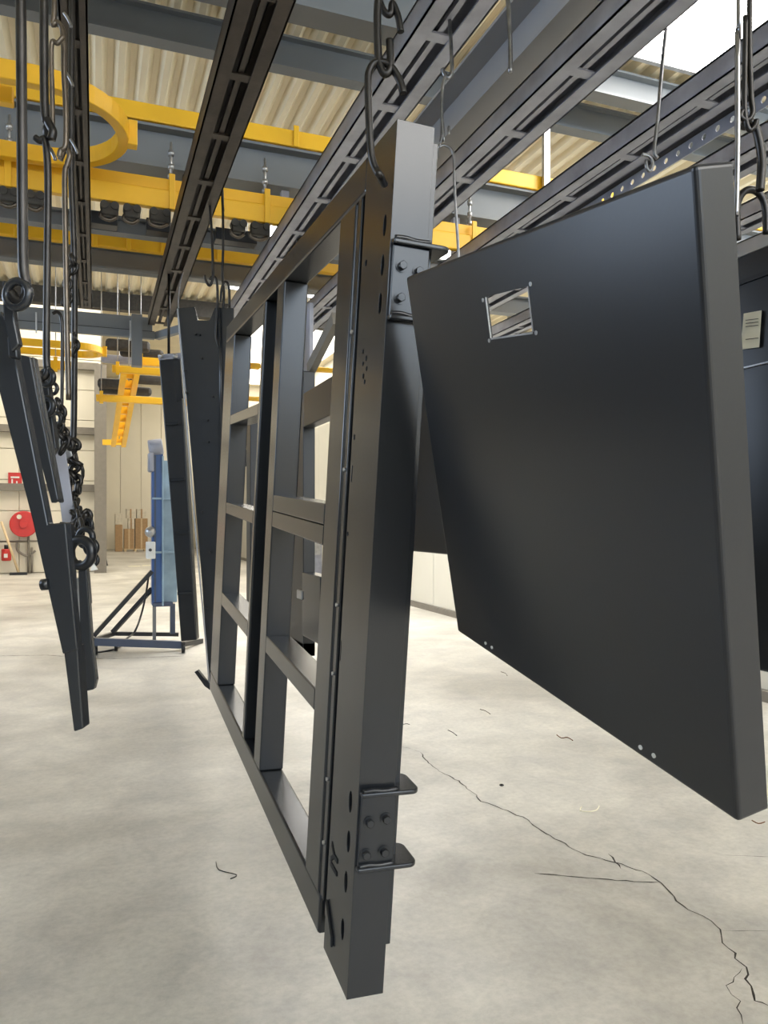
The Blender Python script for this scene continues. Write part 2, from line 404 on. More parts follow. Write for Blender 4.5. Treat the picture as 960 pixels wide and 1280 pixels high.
# thin straps from the roof to the punched rail and the yellow bar
p = at_y(681, 195, 5.9)
tag(MB().box(p.x - .03, p.x + .03, 5.86, 5.90, EYE + 2.9, ROOF - .1).build('strap_hanger', M['galv']), 'pale flat strap hanging from the roof to the yellow bar at right', 'strap')

# ------------------------------------------------------------------ yellow tracks
def track(name, label, bars, yokes, m=M['yellow'], loc=(0, 0, 0)):
    t = thing(name, label, 'track', loc, 'yellow overhead tracks')
    for i, (x0, x1, y0, y1, z0, z1) in enumerate(bars):
        MB().box(x0, x1, y0, y1, z0, z1).build('track_bar', m, t, .008, 2)
    for x, y0, y1, z0, z1 in yokes:
        MB().box(x - .022, x + .022, y0, y1, z0, z1).build('yoke_strap', m, t, .004, 1)
    return t
def yx(px, py, y): return at_y(px, py, y).x
u = EYE
track('yellow_track', 'upper single yellow bar along the top of the wide crossbeam',
      [(-7, 10.9, 5.93, 5.98, u + 2.985, u + 3.115)], [(yx(370, 170, 5.93), 5.915, 5.93, u + 2.98, u + 3.15), (yx(681, 215, 5.93), 5.915, 5.93, u + 2.98, u + 3.15)])
xs_y2 = [yx(215, 240, 5.75), yx(334, 262, 5.75), yx(10, 215, 5.75), -0.75, 2.1, 3.0]
t2 = track('yellow_track', 'paired yellow bars hung on threaded rods below the wide crossbeam',
      [(-7, 10.9, 5.80, 5.86, u + 2.425, u + 2.515), (-7, 10.9, 5.75, 5.81, u + 2.275, u + 2.41)],
      [(x, 5.735, 5.75, u + 2.27, u + 2.53) for x in xs_y2])
for x in xs_y2:
    rod = None
    for nm, z0, z1, r in (('threaded_rod', u + 2.51, u + 2.80, .010), ('lower_nut', u + 2.60, u + 2.635, .022), ('upper_nut', u + 2.70, u + 2.735, .022), ('end_nut', u + 2.53, u + 2.56, .024)):
        MB().cyl((x, 5.83, z0), (x, 5.83, z1), r, 8).build(nm, M['galv'], rod or t2)
        if rod is None: rod = bpy.data.objects[[o.name for o in t2.children if o.name.startswith('threaded_rod')][-1]]
track('yellow_track', 'rearmost overhead yellow bar with upright brackets on the grey crossbeam',
      [(-7, 4.6, 7.98, 8.06, u + 2.70, u + 2.815)], [(yx(px, 308, 7.97), 7.955, 7.98, u + 2.68, u + 2.86) for px in (119, 161, 204)] + [(x, 7.955, 7.98, u + 2.68, u + 2.86) for x in (-1.2, -.7, 1.2, 1.7, 2.2)])
# horizontal U bend, near arm + far arm
def bend_track(label, cx, cy, z, r, w, h, xl, name='yellow_bend'):
    t = thing(name, label, 'track', (cx, cy, z), 'yellow overhead tracks')
    for rr, dz, hh in ((r, 0, h),):
        P = [(xl - cx, -rr, dz)] + [(rr * math.sin(a), -rr * math.cos(a), dz) for a in [math.pi * i / 24 for i in range(25)]] + [(xl - cx, rr, dz)]
        mb = MB(); V = []
        for i, p in enumerate(P):
            a = Vector(P[max(i - 1, 0)]); b = Vector(P[min(i + 1, len(P) - 1)]); tt = (b - a).normalized(); s = Vector((-tt.y, tt.x, 0))
            p = Vector(p)
            V.append([mb.bm.verts.new(p + s * so * w / 2 + Vector((0, 0, zo))) for so, zo in ((-1, 0), (1, 0), (1, hh), (-1, hh))])
        for A, B in zip(V[:-1], V[1:]):
            for k in range(4): mb.bm.faces.new((A[k], A[(k + 1) % 4], B[(k + 1) % 4], B[k]))
        mb.bm.faces.new(V[0]); mb.bm.faces.new(V[-1])
        mb.build('track_bar', M['yellow'], t, .004, 1)
    MB().box(r - .01 + w / 2, r + .05 + w / 2, -.05, .03, -.02, h + .03).build('joint_clamp', M['yellow'], t, .004, 1)
    return t
bt = bend_track('round yellow track bend behind the narrow brown rail, upper left', -0.33, 5.2, u + 2.44, 0.50, 0.07, 0.11, -6.5)
MB().box(-6.0, -0.12, -.27, -.20, 0.0, 0.10).build('outer_bar', M['yellow'], bt, .006, 1)
# trolleys under the paired yellow track
for k, (pxa, s) in enumerate(((137, .8), (165, .75), (200, 1.0), (298, .7), (325, 1.0), (12, .8), (45, .7))):
    x = yx(pxa, 268, 5.78)
    t = thing('track_trolley', ['dark trolley under the paired yellow track just right of the narrow rail', 'dark trolley with a bent arm, second right of the narrow rail', 'wide dark trolley just left of the brown rail', 'small dark trolley just right of the brown rail', 'wide dark trolley under the track right of the brown rail', 'dark trolley under the yellow track behind the nearest hook rod', 'small dark trolley between the two nearest hook rods'][k], 'trolley', (x, 5.78, u + 2.275), 'trolleys under the yellow track')
    MB().box(-.075 * s, .075 * s, -.03, .03, -.10, -.01).build('carriage', M['dull'], t, .012)
    for sx in (-1, 1): MB().cyl((sx * .045 * s, -.045, -.035), (sx * .045 * s, .045, -.035), .028, 12).build('wheel', M['dull'], t)
    MB().tube([(-.06 * s, 0, -.07), (-.075 * s, 0, -.11), (0, 0, -.13), (.06 * s, 0, -.10)], .014, 8, smooth=4).build('pusher_arm', M['steel_brown'], t)

# end crossbeam where the rails finish
t = thing('end_conveyor', 'long grey channel crossing where the two left rails end', 'conveyor', (0, 8.9, u + 2.0))
MB().box(-7, .60, 0, .30, 0.115, .27).build('upper_channel', M['beam'], t, .004, 1)
MB().box(-7, .62, -.06, .0, 0.02, .10).build('lower_channel', M['beam'], t, .004, 1)
MB().prism([(.62, -.06, .02), (.98, -.75, .02), (.98, -.75, .10), (.62, -.06, .10)], (.05, .04, 0)).build('angled_end', M['beam'], t)
MB().box(-7, .62, -.02, .34, 0.10, .115).build('dark_seam', M['rail_dark'], t)
for px in (21, 45, 163):
    x = yx(px, 410, 8.8); MB().box(x - .008, x + .008, -.075, -.06, -.02, .2).build('hanger_rod', M['galv'], t)
def far_track(label, xa, xb, y, z, h=.09):
    t = thing('yellow_track', label, 'track', (xa, y, z), 'yellow overhead tracks')
    MB().box(0, xb - xa, 0, .09, 0, h).build('track_bar', M['yellow'], t, .01, 1)
    MB().box(.05, .1, -.02, 0, -.04, h + .05).build('yoke_strap', M['yellow'], t)
    MB().cyl((.075, .045, h), (.075, .045, ROOF - z + .02), .007, 6).build('hanger_rod', M['galv'], t)
    return t
def X_(px, y): return at_y(px, 450, y).x
def Z_(px, py, y): return at_y(px, py, y).z
Yb = 11.5
far_track('far yellow bar, upper of the pair behind the grey post', X_(140, Yb), X_(215, Yb) + .6, Yb, Z_(160, 466, Yb), .10)
far_track('far yellow bar, lower of the pair with dark goods between', X_(120, Yb), X_(215, Yb) + .6, Yb + .6, Z_(160, 503, Yb + .6), .10)
far_track('short yellow bar just above the far pair, beside the black strip', X_(170, Yb + .8), X_(215, Yb + .8) + .5, Yb + .8, Z_(180, 456, Yb + .8), .12)
far_track('yellow bar glimpsed between the nearest hook rods and hanging bars', X_(62, Yb), X_(92, Yb), Yb, Z_(80, 462, Yb), .12)
far_track('small yellow bar seen through the upper far opening of the frame', X_(302, 9), X_(326, 9), 9, Z_(312, 460, 9), .07)
far_track('small yellow bar seen through the frame just above its cross rail', X_(300, 9.5), X_(326, 9.5), 9.5, Z_(312, 500, 9.5), .05)
far_track('yellow bar seen through the near opening of the frame', X_(380, 9.6), X_(420, 9.6), 9.6, Z_(400, 464, 9.6), .06)
bend_track('small far yellow bend between the hook rods and grey post', X_(98, 11), 11.4, Z_(100, 442, 11.4), .28, .07, .09, -4, 'yellow_bend')
# grey post and sloping yellow incline behind
a = at_y(171, 394, 8.77); b = at_y(171, 458, 8.77)
tag(MB().box(a.x - .055, a.x + .055, 8.72, 8.841, b.z, a.z).build('drop_post', M['beam']), 'short grey drop post above the far yellow bars', 'post')
t = thing('incline_track', 'yellow ladder-like incline running down behind the far bars', 'track', at_y(163, 465, 11.7))
o0 = t.location.copy()
for dx in (-.09, .09):
    MB().bar(Vector((dx, 0, 0)), at_y(148, 556, 15) - o0 + Vector((dx, 0, 0)), .08, .09).build('side_rail', M['yellow'], t)
for k in range(9):
    c = (at_y(148, 556, 15) - o0) * ((k + .5) / 9)
    MB().box(c.x - .1, c.x + .1, c.y - .03, c.y + .03, c.z - .02, c.z + .1).build('rung', M['yellow'], t)
a = at_y(128, 553, 15.3); b = at_y(152, 553, 15.3)
MB().bar(a - o0, b - o0, .12, .10).build('foot_bar', M['yellow'], t)
for k in (0.1, .9):
    q = (at_y(148, 556, 15) - o0) * k; MB().cyl(q, (q.x, q.y, ROOF + (.02 if k < .5 else .0) - o0.z), .008, 6).build('hanger_rod', M['galv'], t)
# dark goods on the far conveyors
for k, (x0, x1, y0, y1, yy) in enumerate(((132, 188, 426, 436, 12.46), (150, 205, 437, 444, 12.70), (126, 200, 447, 452, 12.95), (122, 160, 474, 484, 13.2), (160, 205, 470, 478, 13.2), (124, 190, 484, 491, 13.45))):
    a = at_y(x0, y1, yy); b = at_y(x1, y0, yy)
    tag(MB().box(a.x, b.x, yy, yy + .15, a.z, b.z).build('sheet_part', M['dull'] if k != 2 else M['rail_grey'], None, .05),
        ['dark flat sheet part lying highest on the far conveyor', 'dark flat sheet part just under the topmost one', 'grey flat part above the upper far yellow bar', 'dark part between the far yellow bars, left end', 'dark part between the far yellow bars, right end', 'dark thin part lying on the lower far yellow bar'][k], 'sheet part', 'dark parts on the far conveyors')

# columns
tag(MB().box(.0, .30, 25.3, 25.6, 0, 6.5).box(-.03, .33, 25.24, 25.3, 0, 6.5).build('steel_column', M['girt']), 'tall grey brown steel column at the far left wall corner', 'column')

# ------------------------------------------------------------------ the big gate frame
A = Vector((.619, 1.547, 2.530)); ux = Vector((.0184, .9977, .0657)).normalized(); vz = -Vector((-.0369, .0663, -.9971)).normalized()
wy = vz.cross(ux)
FM = Matrix((ux, wy, vz)).transposed().to_4x4(); FM.translation = A
FW, FH, FD = 2.622, 2.0, 0.09
gate = thing('gate_frame', 'large anthracite steel gate frame with open bays hung in the centre', 'gate frame', mtx=FM)
bpy.context.view_layer.update()
c = M['coat']
def fbox(nm, s0, s1, t0, t1, y0=-FD, y1=0, m=c, bev=.006, seg=3):
    return MB().box(s0, s1, y0, y1, -t1, -t0).build(nm, m, gate, bev, seg)
post = fbox('end_post', 0, .205, 0, FH, bev=.009)
cut = MB()
for s, t, a, b in ((.045, .217, .011, .024), (.045, .306, .011, .024), (.047, .392, .011, .024), (.055, 1.553, .012, .026), (.053, 1.648, .012, .026), (.055, 1.747, .012, .026), (.06, 1.866, .012, .026)):
    pts = [(s + a * math.cos(q), .01, -t + b * math.sin(q)) for q in [2 * math.pi * k / 20 for k in range(20)]]
    cut.prism(pts, (0, -.05, 0))
for s, t, r in ((.125, .505, .007), (.148, .515, .006), (.118, .53, .006), (.14, .545, .007), (.128, .56, .006), (.152, .485, .006), (.17, .27, .008), (.185, .69, .007), (.195, .93, .006)):
    cut.cyl((s, .01, -t), (s, -.04, -t), r, 12)
cut.box(.196, .2, -.03, .01, -1.25, -1.2).box(.185, .192, -.03, .01, -.80, -.76)
cut.bm.transform(FM)
bool_cut(post, cut)
post.data.materials.clear(); post.data.materials.append(c)
# step, groove and lipped strip beside the post
fbox('cover_strip', .212, .236, .03, FH - .10, -.05, -.010, bev=.003)
fbox('groove_back', .205, .29, .03, FH - .06, -.085, -.055, M['coat_dark'], 0)
fbox('lipped_strip', .246, .276, .03, FH - .10, -.06, -.004, bev=.003)
for t in (.42, .77, 1.12, 1.30, 1.58, 1.75):
    MB().cyl((.262, -.006, -t), (.262, .001, -t), .005, 10).build('rivet', M['galv'], gate)
fbox('stile', .283, .425, .09, FH - .10)
fbox('top_rail', .205, FW, 0, .09, bev=.008)
fbox('bottom_rail', .262, FW, FH - .105, FH, bev=.008)
fbox('stile', 1.137, 1.255, .09, FH - .105)
fbox('stile', 1.255, 1.49, .09, FH - .105, -.085, -.05, M['coat_dark'], 0)
fbox('stile', 1.49, 1.535, .09, FH - .105)
fbox('stile', 2.32, FW, .09, FH - .105)
for t0, t1 in ((.865, .924), (.926, .982), (1.385, 1.447)): fbox('cross_rail', .425, 1.137, t0, t1, bev=.004)
for t0, t1 in ((.50, .548), (.945, 1.0), (1.41, 1.475)): fbox('cross_rail', 1.535, 2.32, t0, t1, bev=.004)
fbox('back_strip', .028, .042, .02, FH - .10, -.112, -.098, bev=.002)
for t in (.10, .70, 1.30, 1.86): fbox('spacer', .030, .040, t, t + .03, -.099, -.088, bev=0)
# end plates with bolts and ears
def bracket(t0, t1, ear0, ear1, bolts):
    e = .10
    pl = MB().box(-.010, .0, -FD - .002, -.004, -t1, -t0).build('bolt_plate', c, gate, .003, 2)
    for t, er in ((t0, ear0), (t1, ear1)):
        ye = -FD - er; rc = .022 if er > 0 else .004
        pts = [(-.022, -.002, -t), (.085, -.002, -t)]
        pts += [(.085 - rc + rc * math.cos(q), ye + rc - rc * math.sin(q), -t) for q in [math.pi / 2 * k / 6 for k in range(7)]]
        pts += [(-.022 + rc - rc * math.sin(q), ye + rc - rc * math.cos(q), -t) for q in [math.pi / 2 * k / 6 for k in range(7)]]
        MB().prism(pts, (0, 0, .011)).build('bracket_ear', c, gate, .003, 2)
        MB().tube([(-.014, -.006, -t + .013), (-.014, -.03, -t + .015), (-.014, -.055, -t + .012), (-.013, -FD, -t + .014)], .006, 8, smooth=4).build('weld_bead', c, gate)
    for y, t in bolts:
        MB().cyl((-.024, y, -t), (-.008, y, -t), .010, 6).build('bolt_head', c, pl, .001, 1)
        MB().cyl((-.012, y, -t), (-.009, y, -t), .014, 16).build('washer', c, pl)
bracket(.272, .437, .05, -.005, [(-.026, .318), (-.026, .388), (-.066, .325)])
bracket(1.515, 1.690, .055, .06, [(-.026, 1.575), (-.066, 1.570), (-.022, 1.650), (-.066, 1.648)])
# folded tab and dark notch at the foot of the post
MB().prism([(.190, .0, -1.862), (.128, .0, -1.925), (.124, .0, -1.950), (.190, .0, -1.900)], (0, .007, 0)).build('folded_tab', c, gate, .002, 2)
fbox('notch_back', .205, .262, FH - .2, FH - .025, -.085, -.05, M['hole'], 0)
# stamped mark
fc = bpy.data.curves.new('stamp', 'FONT'); fc.body = 'IY'; fc.size = .075; fc.extrude = .0008; fc.offset = .0018
fo = bpy.data.objects.new('stamp', fc); COL.objects.link(fo)
dg = bpy.context.evaluated_depsgraph_get(); sm = bpy.data.meshes.new_from_object(fo.evaluated_get(dg)); bpy.data.objects.remove(fo)
so = bpy.data.objects.new('stamped_mark', sm); COL.objects.link(so); so.parent = gate; sm.materials.append(M['hole'])
# glyph baseline runs upward on the left face; face normal is +y in frame space, viewer's right is -s
so.matrix_local = Matrix.Translation((.128, .0012, -1.775)) @ Matrix(((0, 1, 0, 0), (0, 0, 1, 0), (1, 0, 0, 0), (0, 0, 0, 1)))

# ------------------------------------------------------------------ big flat tray panel
A2 = Vector((.588, .629, 2.024)); u2 = Vector((.0165, .9878, .1547)).normalized(); v2 = -Vector((.2249, .1471, -.9632)).normalized()
w2 = v2.cross(u2)
PM = Matrix((u2, w2, v2)).transposed().to_4x4(); PM.translation = A2
PW, PH, PT = .84, .79, .049
panel = thing('tray_panel', 'large flat anthracite sheet metal tray with a small square window at right', 'panel', mtx=PM)
bpy.context.view_layer.update()
ws0, ws1, wt0, wt1 = .362, .498, .079, .147      # window cut-out
mb = MB(); V = {}
gs, gt = (0, ws0, ws1, PW), (0, wt0, wt1, PH)
for i in range(4):
    for j in range(4):
        V[i, j] = mb.bm.verts.new((gs[i], 0, -gt[j]))
        if i in (0, 3) or j in (0, 3): V[i, j, 1] = mb.bm.verts.new((gs[i], -PT, -gt[j]))
for i in range(3):
    for j in range(3):
        if (i, j) != (1, 1): mb.bm.faces.new((V[i, j], V[i, j + 1], V[i + 1, j + 1], V[i + 1, j]))
loop = [(i, 0) for i in range(4)] + [(3, j) for j in range(1, 4)] + [(i, 3) for i in (2, 1, 0)] + [(0, j) for j in (2, 1)]
for a, b in zip(loop, loop[1:] + loop[:1]):
    mb.bm.faces.new((V[a], V[b], V[b + (1,)], V[a + (1,)]))
bmesh.ops.recalc_face_normals(mb.bm, faces=mb.bm.faces[:])
if next(f for f in mb.bm.faces if abs(f.normal.y) > .9).normal.y < 0: bmesh.ops.reverse_faces(mb.bm, faces=mb.bm.faces[:])
def build_raw(mb, name, m, parent):
    me = bpy.data.meshes.new(name); mb.bm.to_mesh(me); mb.bm.free()
    o = bpy.data.objects.new(name, me); COL.objects.link(o); me.materials.append(m); o.parent = parent; return o
tray = build_raw(mb, 'tray_sheet', M['coat_gloss'], panel)
bv = tray.modifiers.new('bevel', 'BEVEL'); bv.width = .0065; bv.segments = 4; bv.limit_method = 'ANGLE'; bv.angle_limit = R_(40)
sol = tray.modifiers.new('sheet', 'SOLIDIFY'); sol.thickness = .003; sol.offset = -1
for p in tray.data.polygons: p.use_smooth = False
for s, t in ((ws0 - .010, wt0 - .002), (ws1 + .012, wt0 + .004), (ws0 - .010, wt1 + .002), (ws1 + .008, wt1 + .004)):
    MB().cyl((s, -.002, -t), (s, .0015, -t), .0034, 10).build('window_screw', M['galv'], panel)
for a, b, c_, d in ((ws0 - .003, ws0, wt0, wt1), (ws1, ws1 + .003, wt0, wt1), (ws0, ws1, wt1, wt1 + .003)):
    MB().box(a, b, -.001, .0012, -d, -c_).build('window_edge', M['galv'], panel)
for s, t in ((.693, .770), (.664, .770), (.188, .772), (.158, .771)):  # white discs stand in for bright light through the holes
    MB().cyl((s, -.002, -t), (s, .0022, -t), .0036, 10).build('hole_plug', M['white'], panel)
# narrow lips folded inward at the back
for s0, s1, t0, t1 in ((0.002, .016, 0.002, PH - .002), (PW - .016, PW - .002, .002, PH - .002), (.016, PW - .016, .002, .014), (.016, PW - .016, PH - .014, PH - .002)):
    MB().box(s0, s1, -PT - .001, -PT + .002, -t1, -t0).build('back_lip', M['coat_gloss'], panel)

# ------------------------------------------------------------------ hooks
def hook(name, label, paths, d, r, m, cat='hook', group='steel hooks on the rails', smooth=6, parts=('shank',)):
    """paths: list of pixel polylines (optionally with own distance)"""
    first = paths[0][0]; p0 = at(first[0], first[1], first[2] if len(first) > 2 else d)
    t = thing(name, label, cat, p0, group)
    for i, path in enumerate(paths):
        P = [at(q[0], q[1], q[2] if len(q) > 2 else d) - p0 for q in path]
        rr = r[i] if isinstance(r, (list, tuple)) else r
        MB().tube(P, rr, 12, smooth=smooth).build(parts[min(i, len(parts) - 1)], m, t)
    return t
def top_y(px, d):  # pixel row where the rail's underside lies at distance d
    return 650 - 2.17 * FPX / d
D = 1.62
# hooks of the big frame
hook('hook', 'upper dark steel hook at the top edge, holding the frame hook', [[(484, top_y(484, D) + 3), (482, -60), (476, -20), (472, 10), (472, 50), (474, 78), (480, 92), (487, 88), (488, 70), (487, 50)],
      ], D, .0085, M['steel_dark'])
hook('hook', 'short dark hook with its tip at the top edge beside the chain', [[(479, -40), (474, -5), (480, 14), (488, 18), (490, 5), (493, 8), (498, 22), (501, 40)]], D + .03, .0075, M['steel_dark'])
hook('hook', 'large bent dark steel hook reaching down into the side of the big frame', [[(504, 117), (501, 104), (495, 92), (487, 82), (478, 78), (468, 79), (462, 88), (460, 100), (461, 140), (463, 180), (465, 198), (470, 212), (475, 220), (480, 230, D + .07)]], D, .0082, M['steel_dark'])
# middle row
d3 = 3.3
hook('hook', 'thin straight steel rod above the wire loop behind the frame post', [[(562, top_y(562, d3)), (562, -40), (561, 0), (564, 60), (565, 88), (561, 97), (556, 94), (553, 86)]], d3, .0085, M['steel'], smooth=5)
hook('hook', 'thin wire loop and drop wire right of the top of the frame post', [[(558, 92), (553, 110), (552, 140), (553, 165), (550, 180)], [(555, 178), (553, 150), (551, 178), (547, 186), (546, 200)], [(549, 184), (555, 182), (563, 186), (567, 196), (568, 230), (571, 280), (573, 318), (575, 400), (576, 484)], [(561, 168), (561, 158)]], d3, [.0075, .006, .0065, .006], M['steel'], smooth=4, parts=('wire', 'wire', 'wire', 'pin'))
hook('hook', 'bright tapered steel rod ending in a point below the grey rails', [[(632, top_y(632, 2.9)), (634, -20), (636, 20), (638, 60), (638, 92)]], 2.9, .009, M['steel'], smooth=4)
hook('hook', 'long thin pale steel rod hanging beside the skylight, clip at its foot', [[(833, top_y(833, 3.36)), (832, 42), (828, 80), (822, 150), (818, 188), (822, 198)], [(802, 193), (812, 196), (816, 205), (812, 214), (808, 208), (808, 200)]], 3.36, [.0085, .008], M['steel'], smooth=4, parts=('shank', 'clip'))
# right rear hooks of the tray panel
dr = .96
hook('hook', 'straight bright rod passing down behind the right edge of the tray panel', [[(925, top_y(925, dr)), (924, -100), (922, 40), (922, 160), (921, 232), (920, 270)]], dr, .0034, M['steel'], smooth=4)
hook('hook', 'doubled bright steel link knotted above the yellow gap at right edge', [[(938, -120), (937, 20), (937, 60), (939, 120), (941, 140), (935, 150), (926, 146), (928, 138)], [(932, 20), (931, 90), (931, 140), (936, 162), (943, 158), (946, 150)]], dr + .06, .0036, M['steel_dark'], smooth=5)
hook('hook', 'dark curved hook hanging from the knot beside the panel corner', [[(930, 160), (934, 152), (942, 156), (948, 172), (952, 200), (951, 225), (950, 238)]], dr + .07, .0058, M['steel_dark'], smooth=5)
hook('hook', 'dark ring shaped hook arching over the yellow gap at the right edge', [[(922, 300), (921, 262), (925, 246), (933, 238), (943, 238), (952, 246), (957, 262), (958, 292)]], dr + .10, .0050, M['steel_dark'], smooth=5)
# far hooks over the tapered panel behind the frame
for k, (d5, pts, lb) in enumerate(((5.315, [[(275, 205), (278, 240), (279, 300), (278, 345), (280, 365), (279, 390)]], 'thin rod right of the brown rail, dropping to the tapered far panel'),
                                   (5.2, [[(262, 245), (265, 300), (266, 345), (262, 357), (257, 350), (256, 344)]], 'hook rod in the middle above the tapered far panel'),
                                   (5.31, [[(276, 378), (277, 362), (281, 352), (286, 358), (287, 385)]], 'short hook loop on the right top corner of the tapered far panel'),
                                   (5.285, [[(262, 350), (266, 345), (271, 352), (272, 380), (270, 420), (276, 436)]], 'dark S hook beside the far corner of the frame'),
                                   (6.6, [[(233, 330), (226, 350), (223, 375), (224, 395)]], 'pale thin wire at the left top corner of the tapered far panel'))):
    if k in (0, 1, 4): pts[0] = [(pts[0][0][0] + (4 if k != 4 else 2), top_y(0, d5) + 2)] + pts[0]
    hook('hook', lb, pts, d5, .009 if k != 4 else .006, M['steel_dark'] if k != 4 else M['steel'], smooth=4)

# ------------------------------------------------------------------ hanging parts at far left
def poly_plate(pxs, d, thick, m, name, parent=None, d2=None, bevel=.003):
    """plate drawn by its outline at distance d (d2 at the end of its length), with real thickness away from the viewer"""
    P = [at(x, y, d) for x, y in pxs]
    o = MB().prism(P, CF * thick + CR * thick * .0).build(name, m, parent, bevel, 2); return o
# rods
hook('hook_rod', 'thickest bright steel rod at far left, hooked through the nearest lifting ring', [[(22, -380, .95), (24, -100), (26, 0), (27, 120), (28, 250), (29, 330), (32, 352), (33, 366), (28, 376), (20, 374), (14, 366)]], .95, .0064, M['steel_dark'], group='steel rods at the left rail')
hook('hook_rod', 'second bright rod from the left, its foot bent at the black joint', [[(54, -230), (55, -60), (55, 60), (56, 140), (60, 152), (66, 164), (64, 174)]], 1.40, .0078, M['steel_dark'], group='steel rods at the left rail')
hook('hook_rod', 'dark rod below the black joint, hooked into the second lifting ring', [[(44, 172), (50, 176), (55, 174), (58, 186), (60, 230), (59, 330), (58, 445), (60, 462), (55, 472), (49, 466)]], 1.42, .0066, M['steel_dark'], group='steel rods at the left rail')
hook('hook_rod', 'brown rod with a kinked eye beside the narrow rail, upper piece', [[(68, -200), (68, 0), (66, 30), (72, 28), (79, 42), (80, 90), (82, 130), (82, 180), (76, 188), (74, 196)]], 1.75, .0062, M['steel_brown'], group='steel rods at the left rail')
hook('hook_rod', 'short pale brown rod forking below the kinked eye', [[(79, 46), (72, 54), (66, 52), (64, 66), (65, 110), (66, 165)]], 1.72, .0055, M['steel_brown'], group='steel rods at the left rail')
hook('hook_rod', 'brown rod hanging from the lower eye past the narrow rail end', [[(75, 200), (82, 186), (87, 194), (84, 206), (81, 222), (82, 300), (84, 420), (86, 500)]], 1.9, .0068, M['steel_brown'], group='steel rods at the left rail')
hook('hook_rod', 'dark rod right of the brown rods, running down to the chain knot', [[(91, -332), (90, 0), (89, 200), (91, 270), (93, 340), (93, 450), (92, 540), (90, 562)]], 2.1, .0085, M['steel_dark'], group='steel rods at the left rail')
hook('hook_rod', 'thin black rod with a bent top before the yellow bend', [[(66, 392), (72, 390), (77, 400), (78, 440), (77, 522)]], 2.0, .0045, M['steel_dark'], group='steel rods at the left rail')
for k, (px, py, d) in enumerate(((84, 22, 1.7), (86, 96, 1.8), (92, 180, 1.95), (64, 188, 1.45))):
    hook('spring_clip', ['small bright hook tip beside the topmost kink', 'small curved hook tip on the brown rod', 'small hook tip near the lower eye', 'small hook tip at the black joint'][k], [[(px - 4, py - 6), (px, py), (px + 4, py + 8), (px + 5, py + 12)]], d, .0035, M['steel'], cat='clip', group='clips on the left rods')
tag(MB().sphere(at(62, 164, 1.42), .013, (1, 1, 1.3)).build('joint_knuckle', M['steel_dark']), 'black knuckle joint between the two pieces of the second rod', 'joint')

def ring_plate(px, py, d, Rpx, label, rpx=None, axis=None):
    R = Rpx * d / FPX
    return MB().ring(at(px, py, d), axis or (CF * .9 + CR * .25), R * .76, (rpx or Rpx * .26) * d / FPX, 28, 10)
# workpiece 1
W1 = thing('hanging_bar', 'widest anthracite bar slanting down at far left with a nearest ring on top', 'workpiece', at(10, 380, 1.0), 'slanting bars on the left rods')
def loc(P, root): return [p - root.location for p in P]
def plate(root, name, pxs, d, thick, m=c, bevel=.002, side=0.0):
    P = loc([at(x, y, d) for x, y in pxs], root)
    return MB().prism(P, CF * thick + CR * side).build(name, m, root, bevel, 2)
plate(W1, 'main_bar', [(-14, 440), (0, 388), (10, 402), (60, 655), (82, 653), (97, 812), (78, 818), (40, 650)], 1.0, .018)
plate(W1, 'lower_bar', [(79, 812), (97, 808), (104, 911), (92, 915)], 1.002, .024, side=.0)
plate(W1, 'side_flange', [(96, 816), (104, 824), (107, 893), (103, 910)], 1.02, .010)
MB().cyl(at(52, 731, 1.0) - W1.location, at(62, 730, 1.0) - W1.location, .0075, 14).build('bolt_head', M['coat_dark'], W1)
MB().ring(at(22, 368, .95) - W1.location, CF * .9 + CR * .2, .0160, .0058, 28, 10).build('lifting_ring', c, W1)
plate(W1, 'ring_lug', [(2, 350), (12, 352), (18, 400), (24, 430), (14, 440), (4, 400)], .965, .012)
plate(W1, 'stud', [(8, 420), (20, 424), (22, 448), (10, 446)], .97, .012, M['coat_dark'])
# workpiece 2
W2 = thing('hanging_bar', 'slim anthracite bar hanging just right of the widest slanting bar', 'workpiece', at(30, 440, 1.3), 'slanting bars on the left rods')
plate(W2, 'main_bar', [(18, 442), (38, 446), (46, 490), (73, 625), (64, 629), (40, 540)], 1.30, .016)
plate(W2, 'edge_strip', [(38, 446), (42, 446), (76, 627), (73, 629)], 1.31, .016)
for px, py, rp, dd in ((59, 472, 13, 1.42), (58, 508, 14, 1.5), (66, 486, 9, 1.55), (70, 524, 10, 1.6), (64, 548, 11, 1.62)):
    MB().ring(at(px, py, dd) - W2.location, CF * .9 + CR * .3, rp * dd / FPX * .74, rp * dd / FPX * .27, 24, 8).build('lifting_ring', M['coat_dark'], W2)
plate(W2, 'cross_link', [(46, 470), (58, 462), (70, 560), (60, 575)], 1.52, .02, M['coat_dark'])
